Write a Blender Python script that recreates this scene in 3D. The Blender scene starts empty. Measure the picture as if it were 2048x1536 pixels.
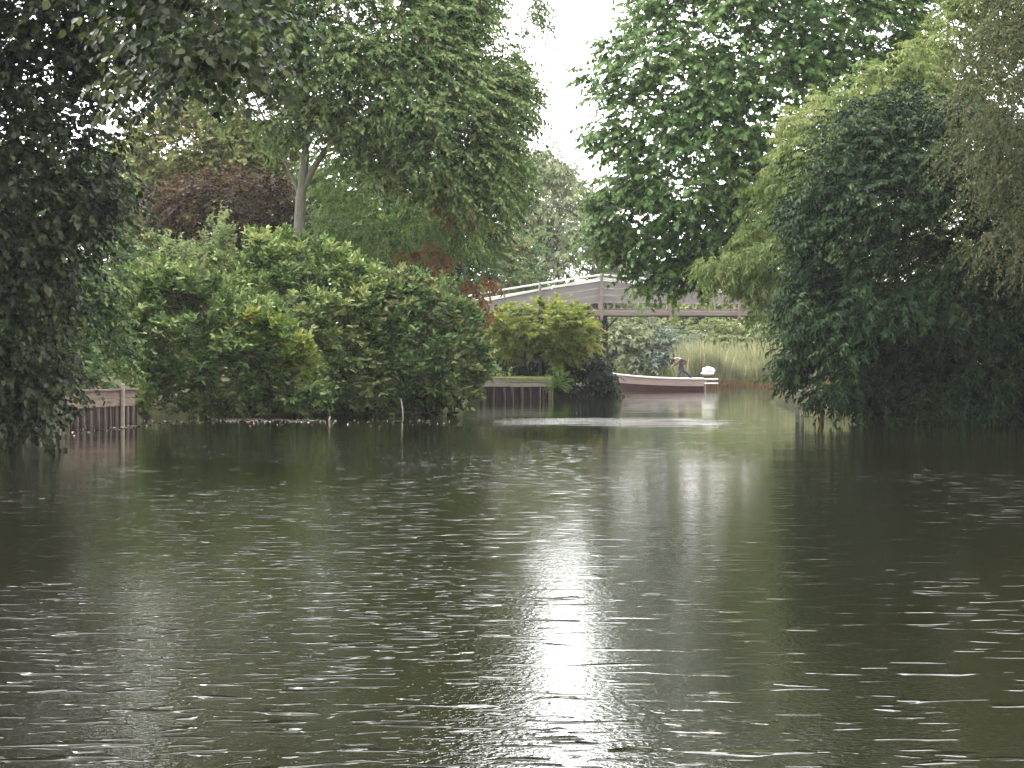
import bpy, bmesh, math, random
import numpy as np
from mathutils import Vector

# ------------------------------------------------------------------ camera, sky, sun, exposure
sc = bpy.context.scene
F = 3822.0          # focal length in photograph pixels (2048 wide)
EYE = 1.5
HOR = 723.0
cam_d = bpy.data.cameras.new("camera"); cam = bpy.data.objects.new("camera", cam_d)
sc.collection.objects.link(cam); sc.camera = cam
cam.location = (0, 0, EYE); cam.rotation_euler = (math.radians(90), 0, 0)
cam_d.sensor_width = 36; cam_d.lens = F/2048*36; cam_d.shift_y = -(768-HOR)/2048
cam_d.clip_start = 0.1; cam_d.clip_end = 2000

SUN_EL, SUN_AZ = math.radians(54), math.radians(-62)     # azimuth from +Y towards +X: ahead and to the left
w = bpy.data.worlds.new("World"); sc.world = w; w.use_nodes = True
nt = w.node_tree; nt.nodes.clear()
out = nt.nodes.new("ShaderNodeOutputWorld"); bg = nt.nodes.new("ShaderNodeBackground")
sky = nt.nodes.new("ShaderNodeTexSky"); sky.sky_type = 'NISHITA'; sky.sun_disc = False
sky.sun_elevation = SUN_EL; sky.sun_rotation = SUN_AZ
tc = nt.nodes.new("ShaderNodeTexCoord"); nz = nt.nodes.new("ShaderNodeTexNoise")
nz.inputs['Scale'].default_value = 2.2; nz.inputs['Detail'].default_value = 5
cr = nt.nodes.new("ShaderNodeValToRGB")
cr.color_ramp.elements[0].position = 0.3; cr.color_ramp.elements[0].color = (9.9, 9.9, 9.8, 1)
cr.color_ramp.elements[1].position = 0.7; cr.color_ramp.elements[1].color = (13.6, 13.4, 13.1, 1)
mx = nt.nodes.new("ShaderNodeMix"); mx.data_type = 'RGBA'; mx.inputs[0].default_value = 0.93
nt.links.new(tc.outputs['Generated'], nz.inputs['Vector']); nt.links.new(nz.outputs['Fac'], cr.inputs['Fac'])
nt.links.new(sky.outputs[0], mx.inputs[6]); nt.links.new(cr.outputs[0], mx.inputs[7])
# the cloud cover is brighter ahead than behind the camera
dp = nt.nodes.new("ShaderNodeVectorMath"); dp.operation = 'DOT_PRODUCT'
dp.inputs[1].default_value = (-.15, .88, .45)
mr = nt.nodes.new("ShaderNodeMapRange"); mr.inputs['From Min'].default_value = -.5; mr.inputs['To Min'].default_value = .8; mr.inputs['To Max'].default_value = 2.6
vm = nt.nodes.new("ShaderNodeVectorMath"); vm.operation = 'SCALE'
nt.links.new(tc.outputs['Generated'], dp.inputs[0]); nt.links.new(dp.outputs['Value'], mr.inputs['Value'])
nt.links.new(mx.outputs[2], vm.inputs[0]); nt.links.new(mr.outputs[0], vm.inputs['Scale'])
nt.links.new(vm.outputs[0], bg.inputs['Color']); bg.inputs['Strength'].default_value = 0.12
nt.links.new(bg.outputs[0], out.inputs['Surface'])

sd = bpy.data.lights.new("sun", 'SUN'); sun = bpy.data.objects.new("sun", sd); sc.collection.objects.link(sun)
sd.energy = 2.0; sd.angle = math.radians(14); sd.color = (1.0, 0.965, 0.9)
dvec = Vector((math.sin(SUN_AZ)*math.cos(SUN_EL), math.cos(SUN_AZ)*math.cos(SUN_EL), math.sin(SUN_EL)))
sun.rotation_euler = dvec.to_track_quat('Z', 'Y').to_euler(); sun.location = dvec*60

sc.view_settings.view_transform = 'Standard'; sc.view_settings.look = 'None'
sc.view_settings.gamma = 1; sc.view_settings.exposure = 1.2
sc.render.engine = 'CYCLES'
cy = sc.cycles
cy.max_bounces = 5; cy.diffuse_bounces = 2; cy.glossy_bounces = 3; cy.transmission_bounces = 4
cy.volume_bounces = 1; cy.transparent_max_bounces = 4; cy.use_denoising = True
cy.caustics_reflective = False; cy.caustics_refractive = False

# ------------------------------------------------------------------ helpers
def P(px, py, Y): return np.array([(px-1024)/F*Y, Y, EYE+(HOR-py)/F*Y])
def PW(px, py):
    Y = EYE*F/(py-HOR); return ((px-1024)/F*Y, Y)
def link(o, parent=None):
    sc.collection.objects.link(o)
    if parent is not None: o.parent = parent
    return o
def tag(o, label=None, cat=None, group=None, kind=None):
    if label: o['label'] = label
    if cat: o['category'] = cat
    if group: o['group'] = group
    if kind: o['kind'] = kind
    return o
def thing(name, label, cat, loc, group=None):
    o = bpy.data.objects.new(name, None); link(o); o.location = loc; o.empty_display_size = .3
    return tag(o, label, cat, group)

def part(name, me, mat, parent=None):
    """mesh given in world coordinates; moved into the parent's frame"""
    o = bpy.data.objects.new(name, me); link(o, parent)
    if parent is not None:
        L = np.array(parent.location)
        p = parent.parent
        while p is not None: L = L+np.array(p.location); p = p.parent
        n = len(me.vertices); co = np.empty(n*3); me.vertices.foreach_get('co', co)
        co = co.reshape(-1, 3)-L; me.vertices.foreach_set('co', co.ravel()); me.update()
    me.materials.clear(); me.materials.append(mat)
    return o

def npmesh(name, V, loops, starts, totals, attrs=None, smooth=False):
    me = bpy.data.meshes.new(name)
    me.vertices.add(len(V)); me.vertices.foreach_set('co', np.asarray(V, dtype=np.float32).ravel())
    me.loops.add(len(loops)); me.loops.foreach_set('vertex_index', np.asarray(loops, dtype=np.int32))
    me.polygons.add(len(starts)); me.polygons.foreach_set('loop_start', np.asarray(starts, dtype=np.int32))
    me.polygons.foreach_set('loop_total', np.asarray(totals, dtype=np.int32))
    if smooth: me.polygons.foreach_set('use_smooth', np.ones(len(starts), dtype=bool))
    for k, a in (attrs or {}).items():
        at = me.attributes.new(k, 'FLOAT', 'POINT'); at.data.foreach_set('value', np.asarray(a, dtype=np.float32))
    me.update(calc_edges=True); me.validate()
    return me

class MB:
    def __init__(s): s.V = []; s.Fc = []
    def add(s, vs, fs):
        b = len(s.V); s.V += [tuple(v) for v in vs]; s.Fc += [tuple(i+b for i in f) for f in fs]; return s
    def bar(s, a, b, wid, hgt, up=(0, 0, 1), bev=0.12):
        """bevelled beam from a to b (wid sideways, hgt along up)"""
        a = Vector(a); b = Vector(b); d = (b-a); L = d.length; d.normalize(); up = Vector(up)
        sd_ = d.cross(up)
        if sd_.length < 1e-4: sd_ = d.cross(Vector((0, 1, 0)))
        sd_.normalize(); u = sd_.cross(d).normalized()
        c = min(wid, hgt)*bev; x, y = wid/2, hgt/2
        prof = [(-x+c, -y), (x-c, -y), (x, -y+c), (x, y-c), (x-c, y), (-x+c, y), (-x, y-c), (-x, -y+c)]
        vs = []
        for t in (a, b):
            for (p, q) in prof: vs.append(t+sd_*p+u*q)
        fs = [(i, (i+1) % 8, (i+1) % 8+8, i+8) for i in range(8)]+[tuple(range(7, -1, -1)), tuple(range(8, 16))]
        return s.add(vs, fs)
    def tube(s, pts, rad, n=7, cap=True):
        pts = [Vector(p) for p in pts]; m = len(pts)
        if not hasattr(rad, '__len__'): rad = [rad]*m
        vs = []
        for i, p in enumerate(pts):
            d = (pts[min(i+1, m-1)]-pts[max(i-1, 0)]).normalized()
            r = Vector((0, 0, 1)) if abs(d.z) < .9 else Vector((1, 0, 0))
            a = d.cross(r).normalized(); b = d.cross(a)
            for k in range(n):
                t = 2*math.pi*k/n; vs.append(p+(a*math.cos(t)+b*math.sin(t))*rad[i])
        fs = []
        for i in range(m-1):
            for k in range(n): fs.append((i*n+k, i*n+(k+1) % n, (i+1)*n+(k+1) % n, (i+1)*n+k))
        if cap: fs += [tuple(range(n-1, -1, -1)), tuple(range((m-1)*n, m*n))]
        return s.add(vs, fs)
    def mesh(s, name='m', smooth=False):
        me = bpy.data.meshes.new(name); me.from_pydata(s.V, [], s.Fc); me.validate()
        if smooth:
            me.polygons.foreach_set('use_smooth', [True]*len(me.polygons))
        me.update(); return me
    def build(s, name, mat, parent=None, smooth=False): return part(name, s.mesh(name, smooth), mat, parent)

def N(nt, t, **kw):
    n = nt.nodes.new(t)
    for k, v in kw.items(): n.inputs[k].default_value = v
    return n
def new_mat(name):
    m = bpy.data.materials.new(name); m.use_nodes = True; t = m.node_tree
    return m, t, t.nodes['Principled BSDF'], t.nodes['Material Output']

VAL = {'leaf_alder_shaded': .5, 'leaf_locust': .85, 'leaf_feather': 2.05, 'leaf_bamboo': 1.7, 'leaf_laurel': 2.0, 'leaf_rhodo': 2.0, 'leaf_maple': 1.85, 'leaf_purple': .85, 'leaf_deep': 1.7, 'leaf_yellowish': 1.5, 'leaf_acer': 1.45, 'leaf_far_hazed': 2.1, 'leaf_far_blue_hazed': 2.3, 'leaf_willow_hazed': 2.0, 'leaf_rhodo_b': 1.9, 'leaf_lime': 1.4}  # far and willow gains paint in haze; the alder gain paints in shade
def leaf_mat(name, cols, rough=.45, transl=.3, spec=.35):
    """cols: list of leaf colours chosen by the per-leaf tone attribute"""
    m, t, b, o = new_mat(name)
    a = t.nodes.new('ShaderNodeAttribute'); a.attribute_name = 'tone'
    r = t.nodes.new('ShaderNodeValToRGB'); e = r.color_ramp.elements
    while len(e) < len(cols): e.new(.5)
    for i, c in enumerate(cols):
        e[i].position = i/(len(cols)-1); e[i].color = (*c, 1)
    t.links.new(a.outputs['Fac'], r.inputs[0]); t.links.new(r.outputs[0], b.inputs['Base Color'])
    b.inputs['Roughness'].default_value = rough+.08; b.inputs['Specular IOR Level'].default_value = spec*.45
    sat = N(t, 'ShaderNodeHueSaturation', Saturation=1.02, Value=VAL.get(name, 1.05)); t.links.new(r.outputs[0], sat.inputs['Color']); t.links.new(sat.outputs[0], b.inputs['Base Color'])
    tr = t.nodes.new('ShaderNodeBsdfTranslucent')
    hs = N(t, 'ShaderNodeHueSaturation', Hue=.5 if name in ('leaf_rust', 'leaf_purple', 'leaf_brown') else .48, Saturation=1.15, Value=1.7)
    t.links.new(r.outputs[0], hs.inputs['Color']); t.links.new(hs.outputs[0], tr.inputs[0])
    ms = t.nodes.new('ShaderNodeMixShader'); ms.inputs[0].default_value = transl
    t.links.new(b.outputs[0], ms.inputs[1]); t.links.new(tr.outputs[0], ms.inputs[2]); t.links.new(ms.outputs[0], o.inputs[0])
    return m

def noise_mat(name, c1, c2, scale=(1, 1, 1), nscale=3, rough=.8, bump=.3, dist=.02, detail=6, c3=None):
    m, t, b, o = new_mat(name)
    tc = t.nodes.new('ShaderNodeTexCoord'); mp = t.nodes.new('ShaderNodeMapping'); mp.inputs['Scale'].default_value = scale
    n = N(t, 'ShaderNodeTexNoise', Scale=nscale, Detail=detail, Roughness=.65)
    r = t.nodes.new('ShaderNodeValToRGB'); e = r.color_ramp.elements
    e[0].position = .3; e[0].color = (*c1, 1); e[1].position = .68; e[1].color = (*c2, 1)
    if c3: k = e.new(.85); k.color = (*c3, 1)
    bp = N(t, 'ShaderNodeBump', Strength=bump, Distance=dist)
    t.links.new(tc.outputs['Object'], mp.inputs[0]); t.links.new(mp.outputs[0], n.inputs['Vector'])
    t.links.new(n.outputs['Fac'], r.inputs[0]); t.links.new(r.outputs[0], b.inputs['Base Color'])
    t.links.new(n.outputs['Fac'], bp.inputs['Height']); t.links.new(bp.outputs[0], b.inputs['Normal'])
    b.inputs['Roughness'].default_value = rough
    return m

# ------------------------------------------------------------------ foliage generator
def nrm(v): return v/np.maximum(np.linalg.norm(v, axis=-1, keepdims=True), 1e-9)
TEMPL = {
 'ovate': (np.array([(0, 0, 0), (.3, .46, .1), (.72, .36, .06), (1, 0, -.08), (.72, -.36, .06), (.3, -.46, .1)]), [(0, 3, 2, 1), (0, 5, 4, 3)]),
 'lance': (np.array([(0, 0, 0), (.4, .5, .08), (1, 0, -.1), (.4, -.5, .08)]), [(0, 2, 1), (0, 3, 2)]),
 'palm': (np.array([(0, 0, 0), (.05, .42, .05), (.32, .26, .02), (.55, .62, .0), (.62, .24, .04), (1.05, 0, -.12),
                    (.62, -.24, .04), (.55, -.62, 0), (.32, -.26, .02), (.05, -.42, .05)]),
          [(0, 2, 1), (0, 4, 3, 2), (0, 5, 4), (0, 6, 5), (0, 8, 7, 6), (0, 9, 8)]),
}
def leaves(pos, axis, nor, L, W, shape, tone):
    T, fs = TEMPL[shape]; n = len(pos)
    side = nrm(np.cross(nor, axis)); nor = nrm(np.cross(axis, side))
    V = (pos[:, None, :] + axis[:, None, :]*T[None, :, 0:1]*L[:, None, None]
         + side[:, None, :]*T[None, :, 1:2]*W[:, None, None] + nor[:, None, :]*T[None, :, 2:3]*L[:, None, None])
    K = len(T); base = (np.arange(n)*K)[:, None]
    fl = np.array([i for f in fs for i in f]); loops = (base+fl[None, :]).ravel()
    tot = np.tile([len(f) for f in fs], n); st = np.concatenate([[0], np.cumsum(tot)[:-1]])
    return V.reshape(-1, 3), loops, st, tot, np.repeat(tone, K)

def inside(poly, pts):
    poly = np.asarray(poly, float); x, y = pts[:, 0], pts[:, 1]; c = np.zeros(len(pts), bool); j = len(poly)-1
    for i in range(len(poly)):
        xi, yi = poly[i]; xj, yj = poly[j]
        if yi != yj: c ^= ((yi > y) != (yj > y)) & (x < (xj-xi)*(y-yi)/(yj-yi)+xi)
        j = i
    return c
def edge_dist(poly, pts):
    poly = np.asarray(poly, float); d = np.full(len(pts), 1e9)
    for i in range(len(poly)):
        a = poly[i-1]; b = poly[i]; ab = b-a; t = np.clip(((pts-a)@ab)/max(ab@ab, 1e-9), 0, 1)
        d = np.minimum(d, np.linalg.norm(pts-(a+t[:, None]*ab), axis=1))
    return d

def vnoise(p, rng):
    g = rng.random((24, 24, 24)); i = np.floor(p).astype(int); f = p-i; f = f*f*(3-2*f); r = 0
    for dx in (0, 1):
        for dy in (0, 1):
            for dz in (0, 1):
                wgt = (f[:, 0] if dx else 1-f[:, 0])*(f[:, 1] if dy else 1-f[:, 1])*(f[:, 2] if dz else 1-f[:, 2])
                r = r+wgt*g[(i[:, 0]+dx) % 24, (i[:, 1]+dy) % 24, (i[:, 2]+dz) % 24]
    return r

def crown_arrays(poly, Y, T, dens, rng, leafL=.12, leafW=.06, shape='ovate', clump_r=.45, sprays=9, nleaf=14,
                 spray_len=.5, droop=.35, leaf_droop=.25, holes=(), hang=0., tone=(.5, .22), out_w=.9, flat=.5, tilt=0., gap=.3, gw=2.6, opaque=True):
    """fills a crown volume whose silhouette is poly (photo pixels at distance Y) and half-depth T metres
    with leafy clumps; each clump is a bunch of twigs, each twig carries leaves"""
    poly = np.asarray(poly, float); lo = poly.min(0); hi = poly.max(0)
    mpp = Y/F
    def area(p): x, y = p[:, 0], p[:, 1]; return abs(np.dot(x, np.roll(y, 1))-np.dot(y, np.roll(x, 1)))/2
    n = int(area(poly)*mpp*mpp*dens*(1.35 if opaque else 1.15))
    pts = np.empty((0, 2))
    while len(pts) < n:
        q = rng.uniform(lo, hi, (n*3, 2)); q = q[inside(poly, q)]
        pts = np.vstack([pts, q])
    pts = pts[:n]
    d = edge_dist(poly, pts)*mpp
    # the outermost clumps are pulled in by their own size
    keep = rng.random(n) < np.clip(d/(clump_r*.5), .15, 1); pts = pts[keep]; d = d[keep]
    for (hx, hy, hr) in holes:
        r = np.hypot(pts[:, 0]-hx, pts[:, 1]-hy)-clump_r*.5/mpp*.6
        k = (r > hr); pts = pts[k]; d = d[k]
    n = len(pts)
    h = T*np.sqrt(np.clip(d/(T*.9), 0.03, 1))
    u = rng.uniform(-1, 1, n); fr = rng.random(n) < .35; u[fr] = -rng.uniform(.75, 1.0, fr.sum())
    y = Y+h*u+tilt*(HOR-pts[:, 1])*mpp
    C = np.stack([(pts[:, 0]-1024)/F*y, y, EYE+(HOR-pts[:, 1])/F*y], 1)
    C[:, 2] = np.maximum(C[:, 2], .12)
    # boughs: clumps gather where a coarse noise is high and leave shaded pockets where it is low
    nzv = vnoise(C/(clump_r*gw)*np.array([1, 1, 1.5]), rng)
    k = (nzv > np.quantile(nzv, gap)) | (u > (-.25 if opaque else 9)) if len(nzv) else nzv > 0
    C = C[k]; pts = pts[k]; u = u[k]; n = len(C); nzv = nzv[k]
    cx = (lo+hi)/2; hw = (hi-lo)/2
    outv = nrm(np.stack([(pts[:, 0]-cx[0])/hw[0]*.8, u*.9, (cx[1]-pts[:, 1])/hw[1]*.6+.35], 1))
    cl_tone = rng.normal(0, 1, n)
    csz = rng.uniform(.65, 1.3, n)
    S = sprays; ns = n*S
    ci = np.repeat(np.arange(n), S)
    rd = nrm(rng.normal(size=(ns, 3)))
    sb = C[ci] + rd*clump_r*(rng.random((ns, 1))**.5)*.75*csz[ci, None]
    sdir = nrm(outv[ci]*out_w + rd*1.0 + np.array([0, 0, -hang]))
    sdir[:, 2] *= flat; sdir = nrm(sdir)
    sl = spray_len*rng.uniform(.6, 1.25, ns)*csz[ci]
    K = nleaf; nl = ns*K; si = np.repeat(np.arange(ns), K)
    t = (np.tile(np.arange(K), ns)+rng.random(nl))/K*.95+.05
    pos = sb[si]+sdir[si]*(t*sl[si])[:, None]; pos[:, 2] -= droop*t*t*sl[si]
    tan = sdir[si].copy(); tan[:, 2] -= 2*droop*t; tan = nrm(tan)
    side = nrm(np.cross(tan, np.array([0, 0, 1.])+rng.normal(0, .25, (nl, 3))))
    sg = np.where(np.tile(np.arange(K), ns) % 2 == 0, 1., -1.)[:, None]
    ax = nrm(tan*.65+side*sg*(1-.6*t[:, None])+rng.normal(0, .28, (nl, 3))+np.array([0, 0, -leaf_droop]))
    nor = nrm(np.array([0, 0, 1.])*.85+outv[ci][si]*.45+rng.normal(0, .5, (nl, 3)))
    L = leafL*rng.uniform(.65, 1.25, nl); W = leafW*rng.uniform(.75, 1.2, nl)*1.0
    tn = np.clip(tone[0]+tone[1]*(cl_tone[ci][si]*.75+rng.normal(0, .8, nl)), 0, 1)
    pos[:, 2] = np.maximum(pos[:, 2], .05)
    return C, leaves(pos, ax, nor, L, W, shape, tn)

def join_arrays(lst):
    V = []; Lp = []; St = []; To = []; A = []; b = 0; l = 0
    for (v, lp, st, to, a) in lst:
        V.append(v); Lp.append(lp+b); St.append(st+l); To.append(to); A.append(a); b += len(v); l += len(lp)
    return np.vstack(V), np.concatenate(Lp), np.concatenate(St), np.concatenate(To), np.concatenate(A)

NLEAF = 0
def tree(name, label, cat, base, regions, mat, bark, trunk=None, trunk_r=.16, nbr=60, seed=1, group=None, br_r=.03, extra=None, trunk_name='trunk', max_br=3.2):
    """regions: list of crown_arrays kwargs. trunk: list of polylines [(point, radius),...]"""
    global NLEAF
    rng = np.random.default_rng(seed)
    root = thing(name, label, cat, tuple(base), group)
    arrs = []; Cs = []
    for r in regions:
        C, a = crown_arrays(rng=rng, **r); arrs.append(a); Cs.append(C)
    V, lp, st, to, an = join_arrays(arrs); NLEAF += len(st)
    part('crown' if cat == 'tree' else 'foliage', npmesh(name+'_leaves', V, lp, st, to, {'tone': an}), mat, root)
    C = np.vstack(Cs); mb = MB()
    if trunk is None:
        c = C.mean(0); b = np.array(base); top = C[:, 2].max()
        trunk = [[(b-np.array([0, 0, .3]), trunk_r), (b+(c-b)*np.array([.3, .3, .35]), trunk_r*.8), (b+(c-b)*np.array([.8, .8, .9]), trunk_r*.55),
                  ((c[0], c[1], (c[2]+top)/2), trunk_r*.25)]]
    sk = []
    for pl in trunk:
        # smooth subdivision with a little wander
        pts = [np.array(p[0], float) for p in pl]; rr = [p[1] for p in pl]; P2 = []; R2 = []
        for i in range(len(pts)-1):
            for k in range(4):
                s = k/4; P2.append(pts[i]*(1-s)+pts[i+1]*s+rng.normal(0, .012, 3)*(1 if k else 0)*rr[i]*5); R2.append(rr[i]*(1-s)+rr[i+1]*s)
        P2.append(pts[-1]); R2.append(rr[-1]); mb.tube(P2, R2, 9)
        sk += list(zip(P2[3:], R2[3:]))
    skp = np.array([s[0] for s in sk]); skr = np.array([s[1] for s in sk])
    idx = rng.choice(len(C), min(nbr, len(C)), replace=False)
    for i in idx:
        c = C[i]; dd = np.linalg.norm(skp-c, axis=1)+np.maximum(0, skp[:, 2]-c[2])*1.5; j = int(np.argmin(dd)); a = skp[j]
        L = np.linalg.norm(c-a)
        if L < .3 or L > max_br: continue
        mid = (a+c)/2+rng.normal(0, .06*L, 3)+np.array([0, 0, .1*L]); q1 = a*.56+mid*.44+rng.normal(0, .02*L, 3); q2 = mid*.5+c*.5+np.array([0, 0, .04*L])
        r0 = min(skr[j]*.6, br_r*(.6+.14*L)); mb.tube([a, q1, mid, q2, c], [r0, r0*.8, r0*.6, r0*.42, r0*.2], 5)
    part(trunk_name, mb.mesh(name+'_trunk', True), bark, root)
    return root

# ------------------------------------------------------------------ materials
bark_grey = noise_mat('bark_grey', (.09, .085, .06), (.18, .17, .13), (3, 3, .6), 6, .85, .5, .02)
bark_dark = noise_mat('bark_dark', (.025, .022, .016), (.09, .08, .06), (3, 3, .6), 6, .9, .5, .02)
M_alder = leaf_mat('leaf_alder_shaded', [(.008, .018, .007), (.020, .038, .013), (.045, .066, .023), (.13, .15, .07)], .42, .2, .5)  # leaf colour darkened to stand in for shade at the left edge
M_feather = leaf_mat('leaf_feather', [(.028, .055, .018), (.058, .10, .034), (.10, .14, .052), (.17, .19, .085)], .5, .35)
M_deep = leaf_mat('leaf_deep', [(.022, .05, .022), (.04, .085, .035), (.075, .11, .045), (.13, .12, .05)], .5, .3)
M_yellowish = leaf_mat('leaf_yellowish', [(.05, .065, .025), (.09, .11, .04), (.14, .15, .055), (.19, .17, .07)], .5, .35)
M_purple = leaf_mat('leaf_purple', [(.018, .012, .010), (.050, .028, .018), (.095, .058, .030), (.14, .12, .05)], .5, .25)
M_laurel = leaf_mat('leaf_laurel', [(.022, .046, .015), (.05, .085, .027), (.10, .14, .048), (.19, .21, .09)], .36, .25, .7)
M_rhodo = leaf_mat('leaf_rhodo', [(.024, .046, .015), (.054, .09, .028), (.105, .148, .048), (.19, .215, .09)], .36, .25, .7)
M_rhodo2 = leaf_mat('leaf_rhodo_b', [(.020, .042, .015), (.044, .080, .028), (.09, .13, .048), (.18, .17, .08)], .38, .25, .5)
M_lime = leaf_mat('leaf_lime', [(.04, .075, .02), (.075, .12, .03), (.13, .17, .04), (.20, .22, .06)], .4, .35)
M_pale = leaf_mat('leaf_pale', [(.08, .12, .05), (.13, .17, .075), (.19, .22, .11)], .45, .35)
M_acer = leaf_mat('leaf_acer', [(.06, .085, .02), (.10, .14, .03), (.16, .19, .045), (.2, .18, .06)], .5, .35)
M_rust = leaf_mat('leaf_rust', [(.11, .075, .04), (.17, .095, .05), (.26, .14, .08)], .6, .35)
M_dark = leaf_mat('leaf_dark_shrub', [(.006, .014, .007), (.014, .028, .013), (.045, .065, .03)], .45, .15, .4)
M_ivy = leaf_mat('leaf_ivy', [(.02, .035, .015), (.05, .065, .035), (.11, .12, .085)], .35, .1, .6)
M_maple = leaf_mat('leaf_maple', [(.022, .050, .015), (.043, .088, .025), (.08, .135, .040), (.14, .19, .07)], .4, .35, .45)
M_bamboo = leaf_mat('leaf_bamboo', [(.05, .085, .025), (.09, .13, .042), (.14, .175, .065), (.20, .21, .09)], .45, .4)
M_locust = leaf_mat('leaf_locust', [(.010, .028, .010), (.020, .047, .017), (.036, .068, .025), (.075, .105, .042)], .5, .12, .3)
M_brown = leaf_mat('leaf_brown', [(.024, .038, .014), (.042, .056, .023), (.072, .080, .036), (.12, .115, .06)], .6, .3)
M_willow = leaf_mat('leaf_willow_hazed', [(.07, .085, .045), (.11, .13, .07), (.16, .175, .10)], .6, .35)  # leaf colours lightened to carry the distant haze
M_far = leaf_mat('leaf_far_hazed', [(.06, .085, .035), (.10, .12, .05), (.14, .16, .07)], .6, .35)  # distance haze painted into the paler leaf colours
M_farblue = leaf_mat('leaf_far_blue_hazed', [(.05, .065, .05), (.08, .10, .075), (.11, .13, .10)], .6, .3)  # blue-grey haze is put into the leaf colour
M_fern = leaf_mat('leaf_fern', [(.06, .12, .03), (.11, .19, .05), (.17, .25, .08)], .5, .4)
M_reed = leaf_mat('reed_blades', [(.11, .14, .07), (.16, .185, .095), (.23, .235, .13), (.34, .30, .19)], .6, .35)
M_grass = leaf_mat('grass_blades', [(.08, .13, .03), (.13, .18, .05), (.2, .22, .08)], .6, .35)
board_pink = noise_mat('weathered_board_pink', (.11, .075, .055), (.25, .18, .14), (1, 1, 8), 3, .8, .5, .02, c3=(.16, .17, .09))
board_grey = noise_mat('weathered_board_grey', (.24, .205, .16), (.42, .36, .31), (1, 1, 8), 3, .8, .5, .02, c3=(.14, .16, .07))
pile_wood = noise_mat('wet_pile_wood', (.03, .018, .014), (.085, .052, .042), (3, 3, .6), 4, .6, .5, .02)
bridge_wood = noise_mat('bridge_grey_wood', (.24, .215, .21), (.37, .335, .33), (.5, 1, 9), 3, .8, .3, .01)
bridge_beam = noise_mat('bridge_beam_wood', (.24, .19, .17), (.36, .30, .27), (.5, 3, 9), 3, .8, .3, .01)
white_paint = noise_mat('white_paint', (.82, .81, .79), (.93, .92, .91), (.6, 2, 2), 2, .5, .1, .005)
plank_dark = noise_mat('dark_plank', (.018, .011, .009), (.05, .03, .025), (3, 3, .6), 4, .7, .4, .02)  # planks behind the piles, darker than the pile wood
post_dark = noise_mat('dark_post', (.012, .013, .01), (.03, .032, .024), (3, 3, .6), 4, .8, .4, .01)

# ------------------------------------------------------------------ ground and water
channel = [(-16, -40), (-14.5, 0), (-12, 22), PW(0, 872), PW(125, 862), (-9.2, 46.5), (-9.8, 53), (-5.7, 53.4), (-2.0, 54), (-1.7, 57),
           (-1.6, 77), (1.6, 79), (3.4, 84.5), (4.6, 86.5), (4.2, 93), (-6, 104), (-30, 112), (-120, 116), (-300, 118), (-300, 128), (-60, 128), (-5, 119),
           (8, 117.5), (20, 117), (60, 120), (300, 126), (300, 108), (60, 104), (24, 99), (14, 86), (9.5, 70), (9.4, 58), (9.6, 51.5), (11.2, 47.5), (12.6, 43), (13.6, 30), (14, 0), (15, -40)]
def ground_sheet():
    xs = np.concatenate([np.linspace(-420, -40, 20)[:-1], np.linspace(-40, 45, 140), np.linspace(45, 420, 20)[1:]])
    ys = np.concatenate([np.linspace(-420, -20, 12)[:-1], np.linspace(-20, 135, 230), np.linspace(135, 480, 20)[1:]])
    X, Yg = np.meshgrid(xs, ys); pts = np.stack([X.ravel(), Yg.ravel()], 1)
    ins = inside(channel, pts); d = edge_dist(channel, pts); sd_ = np.where(ins, -d, d)
    rng = np.random.default_rng(5)
    z = np.where(sd_ > 0, np.minimum(.10+sd_*.75, .48)+.12*np.sin(pts[:, 0]*.7)*np.cos(pts[:, 1]*.5)*np.clip(sd_/3, 0, 1)+np.clip((sd_-6)*.03, 0, .6), np.maximum(sd_*1.2, -.9))
    z += rng.normal(0, .015, len(z))
    V = np.stack([pts[:, 0], pts[:, 1], z], 1); nx, ny = len(xs), len(ys)
    i = (np.arange(ny-1)[:, None]*nx+np.arange(nx-1)[None, :]).ravel()
    loops = np.stack([i, i+1, i+nx+1, i+nx], 1).ravel(); n = len(i)
    return npmesh('ground', V, loops, np.arange(n)*4, np.full(n, 4), smooth=True)
m_ground = noise_mat('bank_soil', (.025, .02, .012), (.06, .065, .025), (1, 1, 1), 1.3, .95, .6, .05, c3=(.09, .10, .035))
tag(part('ground', ground_sheet(), (m_ground.node_tree.nodes['Principled BSDF'].inputs['Specular IOR Level'].__setattr__('default_value', 0.05), m_ground)[1]), 'low earth banks on both sides of the canal', 'ground', kind='structure')

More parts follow.
